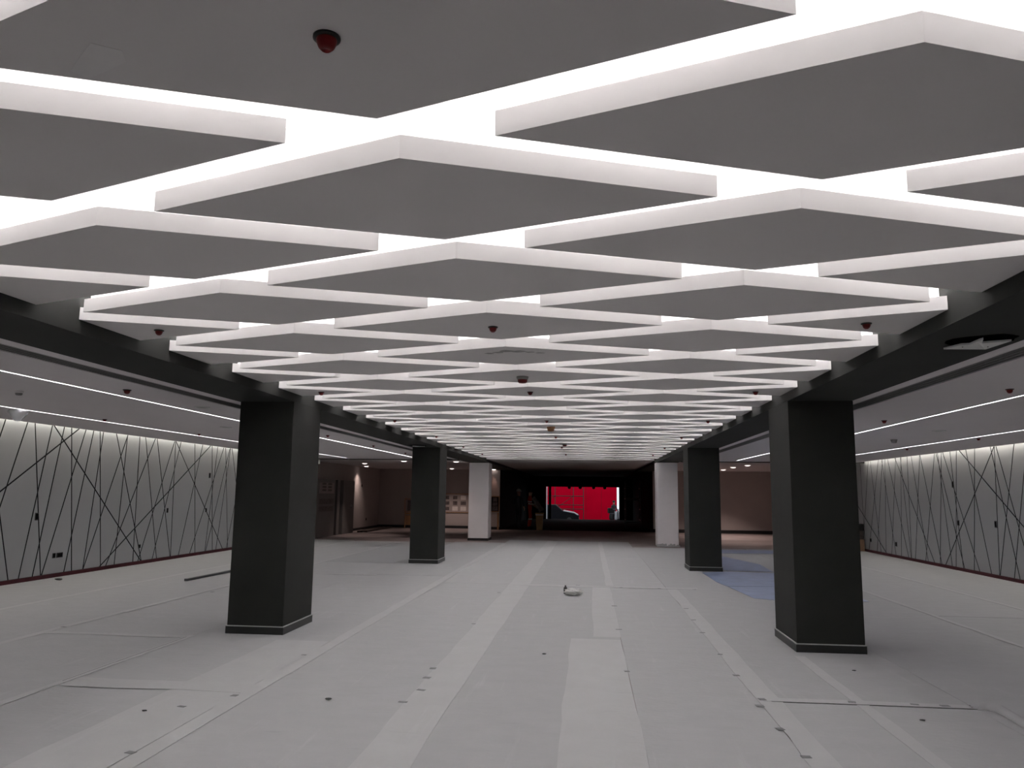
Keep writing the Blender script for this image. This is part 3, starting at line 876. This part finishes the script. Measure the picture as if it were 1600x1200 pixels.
def worker(x, y, rz, pose, cloth, helmet, label):
    t = tag(empty('person', (x, y, 0), rz), label, 'person')
    a = pose
    J = {'pelvis': (0, 0, 0.95), 'waist': (0, 0.0, 1.10), 'chest': (0, 0.01, 1.30), 'neck': (0, 0.0, 1.47), 'head0': (0, -0.015, 1.56), 'head1': (0, -0.02, 1.66), 'head2': (0, -0.01, 1.73)}
    E = [('pelvis', 'waist'), ('waist', 'chest'), ('chest', 'neck'), ('neck', 'head0'), ('head0', 'head1'), ('head1', 'head2')]
    Rd = {'pelvis': (0.16, 0.115), 'waist': (0.15, 0.105), 'chest': (0.175, 0.115), 'neck': 0.058, 'head0': (0.07, 0.082), 'head1': (0.078, 0.095), 'head2': (0.06, 0.075)}
    for s, n in ((-1, 'l'), (1, 'r')):
        f = a[n]
        J.update({'hip' + n: (s * 0.095, 0, 0.88), 'knee' + n: (s * 0.11, -0.03 + f * 0.12, 0.50), 'ankle' + n: (s * 0.115, 0.03 + f * 0.15, 0.09), 'toe' + n: (s * 0.13, -0.14 + f * 0.15, 0.04),
                  'sh' + n: (s * 0.19, 0.0, 1.41), 'elb' + n: (s * 0.25, 0.02 - a['arm' + n] * 0.1, 1.14), 'wri' + n: (s * (0.24 - 0.05 * a['arm' + n]), -0.06 - a['arm' + n] * 0.27, 0.92 + a['arm' + n] * 0.16)})
        E += [('pelvis', 'hip' + n), ('hip' + n, 'knee' + n), ('knee' + n, 'ankle' + n), ('ankle' + n, 'toe' + n), ('chest', 'sh' + n), ('sh' + n, 'elb' + n), ('elb' + n, 'wri' + n)]
        Rd.update({'hip' + n: 0.095, 'knee' + n: 0.062, 'ankle' + n: 0.045, 'toe' + n: (0.045, 0.035), 'sh' + n: 0.062, 'elb' + n: 0.043, 'wri' + n: 0.03})
        w = Vector(J['wri' + n])
        d = (w - Vector(J['elb' + n])).normalized()
        side = Vector((0, -1, 0)) - d * d.dot(Vector((0, -1, 0)))
        side.normalize()
        palm = w + d * 0.06
        J['palm' + n] = tuple(palm)
        Rd['palm' + n] = (0.033, 0.022)
        E.append(('wri' + n, 'palm' + n))
        for k in range(4):
            b1 = palm + d * 0.035 + side * (0.028 - 0.019 * k)
            ln = (0.045, 0.05, 0.047, 0.036)[k]
            inn = Vector((-s, 0, 0))
            b2 = b1 + d * ln * 0.8 + inn * 0.012
            b3 = b2 + d * ln * 0.5 + inn * 0.022
            for q, v in (('a', b1), ('b', b2), ('c', b3)):
                J['f%d%s%s' % (k, q, n)] = tuple(v)
                Rd['f%d%s%s' % (k, q, n)] = 0.0085
            E += [('palm' + n, 'f%da%s' % (k, n)), ('f%da%s' % (k, n), 'f%db%s' % (k, n)), ('f%db%s' % (k, n), 'f%dc%s' % (k, n))]
        t1 = w + d * 0.035 + side * 0.04
        t2 = t1 + d * 0.04 + side * 0.012
        J['t1' + n], J['t2' + n] = tuple(t1), tuple(t2)
        Rd['t1' + n], Rd['t2' + n] = 0.011, 0.009
        E += [('wri' + n, 't1' + n), ('t1' + n, 't2' + n)]

    def zm(c):
        if c.z > 1.49: return 1
        if abs(c.x) > 0.17 and c.z < 0.955 + 0.16 * max(a['arml'], a['armr']) and c.y < -0.02 and c.z > 0.6: return 1
        if c.z < 0.11: return 2
        if 1.10 < c.z < 1.15 or 1.20 < c.z < 1.245: return 3
        if 0.42 < c.z < 0.46: return 3
        return 0
    bm = figure('body', J, E, Rd, ([M[cloth], M['skin'], M['rubber'], M['reflect'] if cloth == 'hivis' else M[cloth]], zm))
    o = bpy.data.objects.new('body', bm)
    COL.objects.link(o)
    o.parent = t
    for s in (-1, 1):
        MB().lathe([(0, -0.011), (0.009, -0.006), (0.011, 0), (0.009, 0.006), (0, 0.011)], 10, (s * 0.032, -0.112, 1.655)).build('eye', M['hair'], t, True)
        MB().lathe([(0, -0.03), (0.012, -0.02), (0.014, 0.01), (0, 0.03)], 10, (s * 0.088, 0.0, 1.645)).build('ear', M['skin'], t, True)
    MB().tube((0, -0.112, 1.655), (0, -0.138, 1.618), 0.008, 0.015).build('nose', M['skin'], t, True)
    MB().box((-0.025, -0.112, 1.580), (0.025, -0.100, 1.590), bev=0.003).build('mouth', M['hair'], t)
    if helmet:
        mb = MB().lathe([(0.128, 0.0), (0.118, 0.012), (0.112, 0.05), (0.085, 0.1), (0.045, 0.122), (0, 0.128)], 24, (0, -0.015, 1.69))
        mb.box((-0.07, -0.185, 1.690), (0.07, -0.11, 1.698))
        mb.build('helmet', M['helmet'], t, True)
    else:
        MB().lathe([(0.098, -0.03), (0.103, 0.03), (0.085, 0.075), (0.045, 0.1), (0, 0.106)], 20, (0, 0.0, 1.68)).build('hair', M['hair'], t, True)
    return t


worker(-2.72, 35.9, math.radians(100), {'l': 0.35, 'r': -0.35, 'arml': 0.6, 'armr': 0.9}, 'hivis', False, 'person in orange work clothes with pale reflective bands leaning by the bin')
worker(-3.22, 35.6, math.radians(150), {'l': 0.3, 'r': -0.3, 'arml': 0.2, 'armr': 0.4}, 'navy', True, 'person in dark clothes and pale helmet standing in the dark passage')
t = tag(empty('waste_bin', (-2.2, 34.9, 0)), 'khaki waste bin standing in the dark passage mouth', 'bin')
mb = MB()
pr_ = [(-0.15, -0.16), (0.15, -0.16), (0.15, 0.16), (-0.15, 0.16)]
lo = [mb.bm.verts.new((x * 0.85, y * 0.85, 0.0)) for x, y in pr_]
hi = [mb.bm.verts.new((x * 1.12, y * 1.12, 0.72)) for x, y in pr_]
mb.bm.faces.new(lo)
for k in range(4): mb.bm.faces.new((lo[k], lo[(k + 1) % 4], hi[(k + 1) % 4], hi[k]))
mb.build('body', M['bin'], t)
MB().box((-0.19, -0.2, 0.70), (0.19, 0.2, 0.75), bev=0.01).build('rim', M['bin'], t)
MB().box((-0.175, -0.205, 0.64), (0.175, -0.16, 0.70)).build('band', M['paper'], t)
t['label'] = 'khaki waste bin with a pale band standing in the dark passage mouth'
mb = MB()
rnd = random.Random(9)
rings = []
for k in range(8):
    f = k / 7
    c = Vector((0.10 - 0.40 * f, 0.0, 0.82 + 0.60 * f))
    rings.append([mb.bm.verts.new(c + Vector((math.cos(q) * 0.12 * (1.05 - 0.5 * f) * rnd.uniform(0.85, 1.1), math.sin(q) * 0.12 * rnd.uniform(0.85, 1.1), 0.06 * math.cos(q)))) for q in [2 * math.pi * i / 10 for i in range(10)]])
for A, B in zip(rings, rings[1:]):
    for i in range(10): mb.bm.faces.new((A[i], A[(i + 1) % 10], B[(i + 1) % 10], B[i]))
mb.bm.faces.new(rings[0])
mb.bm.faces.new(rings[-1])
o = mb.build('rolled_sheeting', M['grey_sack'], None, True, (-2.2, 34.9, 0.012))
tag(o, 'roll of grey sheeting leaning out of the khaki bin', 'sheeting')

t = tag(empty('scaffold_tower', (2.1, 38.0, 0)), 'dim metal scaffold tower against the right passage wall', 'scaffold')
for sx in (-0.35, 0.35):
    for sy in (-0.6, 0.6): MB().tube((sx, sy, 0), (sx, sy, 2.3), 0.024).build('upright', M['steel'], t)
    for z in (0.4, 0.9, 1.4, 1.9): MB().tube((sx, -0.6, z), (sx, 0.6, z), 0.02).build('rung', M['steel'], t)
for sy in (-0.6, 0.6):
    for z in (0.3, 1.35): MB().tube((-0.35, sy, z), (0.35, sy, z), 0.02).build('crossbar', M['steel'], t)
MB().box((-0.36, -0.62, 1.40), (0.36, 0.62, 1.44)).build('deck', M['dark_timber'], t)

# ------------------------------------------------------------------ street beyond the opening
struct(MB().box((-30, YE + 0.3, -0.7), (30, 90, -0.45)).build('ground', M['street']))
t = tag(empty('site_hoarding', (0, 60, -0.45)), 'bright red hoarding across the street beyond the far opening', 'hoarding')
for k in range(8):
    x0 = -7.3 + k * 1.18
    MB().box((x0, -0.02, 0.0), (x0 + 1.165, 0.02, 4.2)).build('hoarding_panel', M['hoarding'], t)
    MB().box((x0 - 0.04, 0.03, 0.0), (x0 + 0.04, 0.1, 4.2)).build('post', M['steel'], t)
t = tag(empty('street_scaffold', (-1.9, 57.8, -0.45)), 'scaffold frame in front of the left half of the red hoarding', 'scaffold')
for x in (-1.9, -0.6, 0.75, 1.5): MB().tube((x, 0, 0), (x, 0, 3.4), 0.03).build('upright', M['rim'], t)
for z in (0.95, 1.25, 1.9): MB().tube((-2.0, 0, z), (1.5, 0, z), 0.028).build('rail', M['rim'], t)
for a, b in ((-1.9, -0.6), (-0.6, 0.75)): MB().tube((a, 0.04, 0.95), (b, 0.04, 1.9), 0.02).build('brace', M['rim'], t)
for k, x in enumerate((-1.25, -0.55, 0.30, 1.0)):
    t = tag(empty('hanging_lamp', (x, YE - 0.3, ZP)), 'dark round lamp hanging before the red opening, %s from the left' % ('first', 'second', 'third', 'fourth')[k], 'hanging lamp', 'lamps hanging before the far opening')
    MB().tube((0, 0, -0.58), (0, 0, 0), 0.012).build('rod', M['rim'], t)
    MB().lathe([(0, -0.58), (0.05, -0.6), (0.11, -0.68), (0.11, -0.74), (0.05, -0.8), (0, -0.8)], 18).build('shade', M['rim'], t, True)

t = tag(empty('light_sliver_pole', (-2.80, 52.0, -0.45)), 'thin pale pole added as a sliver of daylight outside the left edge of the far opening', 'pole')
MB().tube((0, 0, 0), (0, 0, 3.2), 0.035).build('pole', M['car'], t)  # added pole, standing in for a bright sliver of daylight
MB().tube((0, 0, 0), (0, 0, 0.3), 0.06).build('collar', M['steel'], t)

# car seen partly: backlit body painted dark, daylit bonnet at right painted white
t = tag(empty('parked_car', (-2.55, 54.5, -0.45)), 'car, backlit body painted dark and daylit bonnet painted white, parked across the left of the far opening', 'car')
prof = [(-1.9, 0.25), (-1.95, 0.62), (-1.8, 0.82), (-1.25, 0.88), (-0.75, 1.30), (0.25, 1.32), (0.75, 0.90), (1.55, 0.76), (1.85, 0.58), (1.88, 0.25)]
mb = MB()
for s in (0,):
    L = [[mb.bm.verts.new((x, y, z if z < 0.9 else z)) for x, z in prof] for y in (-0.72, 0.72)]
    mb.bm.faces.new(L[0])
    mb.bm.faces.new(list(reversed(L[1])))
    n = len(prof)
    for k in range(n): mb.bm.faces.new((L[0][k], L[1][k], L[1][(k + 1) % n], L[0][(k + 1) % n]))
body = mb.build('body', M['car_backlit'], t)
MB().prism([(0.80, 0.92), (1.50, 0.79), (1.80, 0.64), (1.80, 0.60), (0.80, 0.86)], -0.70, 0.70).build('bonnet', M['car'], t)
bv = body.modifiers.new('bevel', 'BEVEL')
bv.width = 0.05
bv.segments = 2
for o in [c for c in children(t) if c.name.startswith('bonnet')]:
    for v in o.data.vertices: v.co = Vector((v.co.x, v.co.z, v.co.y + 0.02))
MB().prism([(-1.1, 0.92), (-0.72, 1.24), (-0.22, 1.26), (-0.22, 0.92)], -0.735, -0.722).build('side_window', M['glass'], t)
bpy.data.objects[children(t)[-1].name].rotation_euler = (0, 0, 0)
for o in [c for c in children(t) if c.name.startswith('side_window')]:
    for v in o.data.vertices: v.co = Vector((v.co.x, v.co.z, v.co.y))
for a, b in ((-0.14, 0.62),):
    mb = MB().prism([(-0.14, 0.92), (-0.14, 1.26), (0.22, 1.26), (0.62, 0.92)], -0.735, -0.722)
    o = mb.build('side_window', M['glass'], t)
    for v in o.data.vertices: v.co = Vector((v.co.x, v.co.z, v.co.y))
for x in (-1.2, 1.2):
    for y in (-0.7, 0.7):
        w = MB().tube((x, y - 0.1, 0.3), (x, y + 0.1, 0.3), 0.3, seg=24).build('wheel', M['rubber'], t)
        MB().tube((x, y - 0.105, 0.3), (x, y + 0.105, 0.3), 0.17, seg=18).build('hubcap', M['steel'], w)
MB().box((1.80, -0.62, 0.5), (1.90, -0.35, 0.62), bev=0.02).build('headlamp', M['glass'], t)

t = worker(1.72, 54.6, math.radians(40), {'l': 0.2, 'r': -0.2, 'arml': 0.5, 'armr': 0.7}, 'navy', False, 'person in dark clothes standing by the scooter outside the far opening')
t.location.z = -0.45
t.scale = (0.92, 0.92, 0.92)

# scooter at the right of the opening
t = tag(empty('motor_scooter', (1.74, 52.3, -0.45), math.radians(-70)), 'dark scooter with white front parked at the right of the far opening', 'scooter')
for x in (-0.6, 0.6): MB().tube((x, -0.05, 0.24), (x, 0.05, 0.24), 0.24, seg=22).build('wheel', M['rubber'], t)
MB().box((-0.75, -0.17, 0.40), (0.0, 0.17, 0.72), bev=0.06).build('body', M['rubber'], t)
MB().box((-0.7, -0.15, 0.72), (0.02, 0.15, 0.82), bev=0.04).build('seat', M['navy'], t)
MB().box((-0.05, -0.14, 0.26), (0.42, 0.14, 0.34), bev=0.02).build('footboard', M['rubber'], t)
MB().box((0.38, -0.2, 0.3), (0.46, 0.2, 0.95), bev=0.03).build('front_shield', M['car'], t)
MB().tube((0.6, 0, 0.24), (0.42, 0, 1.05), 0.035).build('fork', M['steel'], t)
MB().tube((0.38, -0.32, 1.08), (0.38, 0.32, 1.08), 0.018).build('handlebar', M['steel'], t)
MB().box((-0.95, -0.2, 0.80), (-0.6, 0.2, 1.15), bev=0.05).build('top_box', M['rubber'], t)

t = tag(empty('emergency_light', (-8.90, 24.4, ZR - 0.02)), 'small white box light under the left ceiling beyond the near left column', 'emergency light')
MB().box((-0.2, -0.03, -0.16), (0.2, 0.03, -0.02), bev=0.008).build('body', M['white_plastic'], t)
for q in (-0.12, 0.12): MB().tube((q, 0, -0.02), (q, 0, 0.03), 0.006).build('hanger', M['steel'], t)

for o in bpy.data.objects:
    if 'used' in o: del o['used']
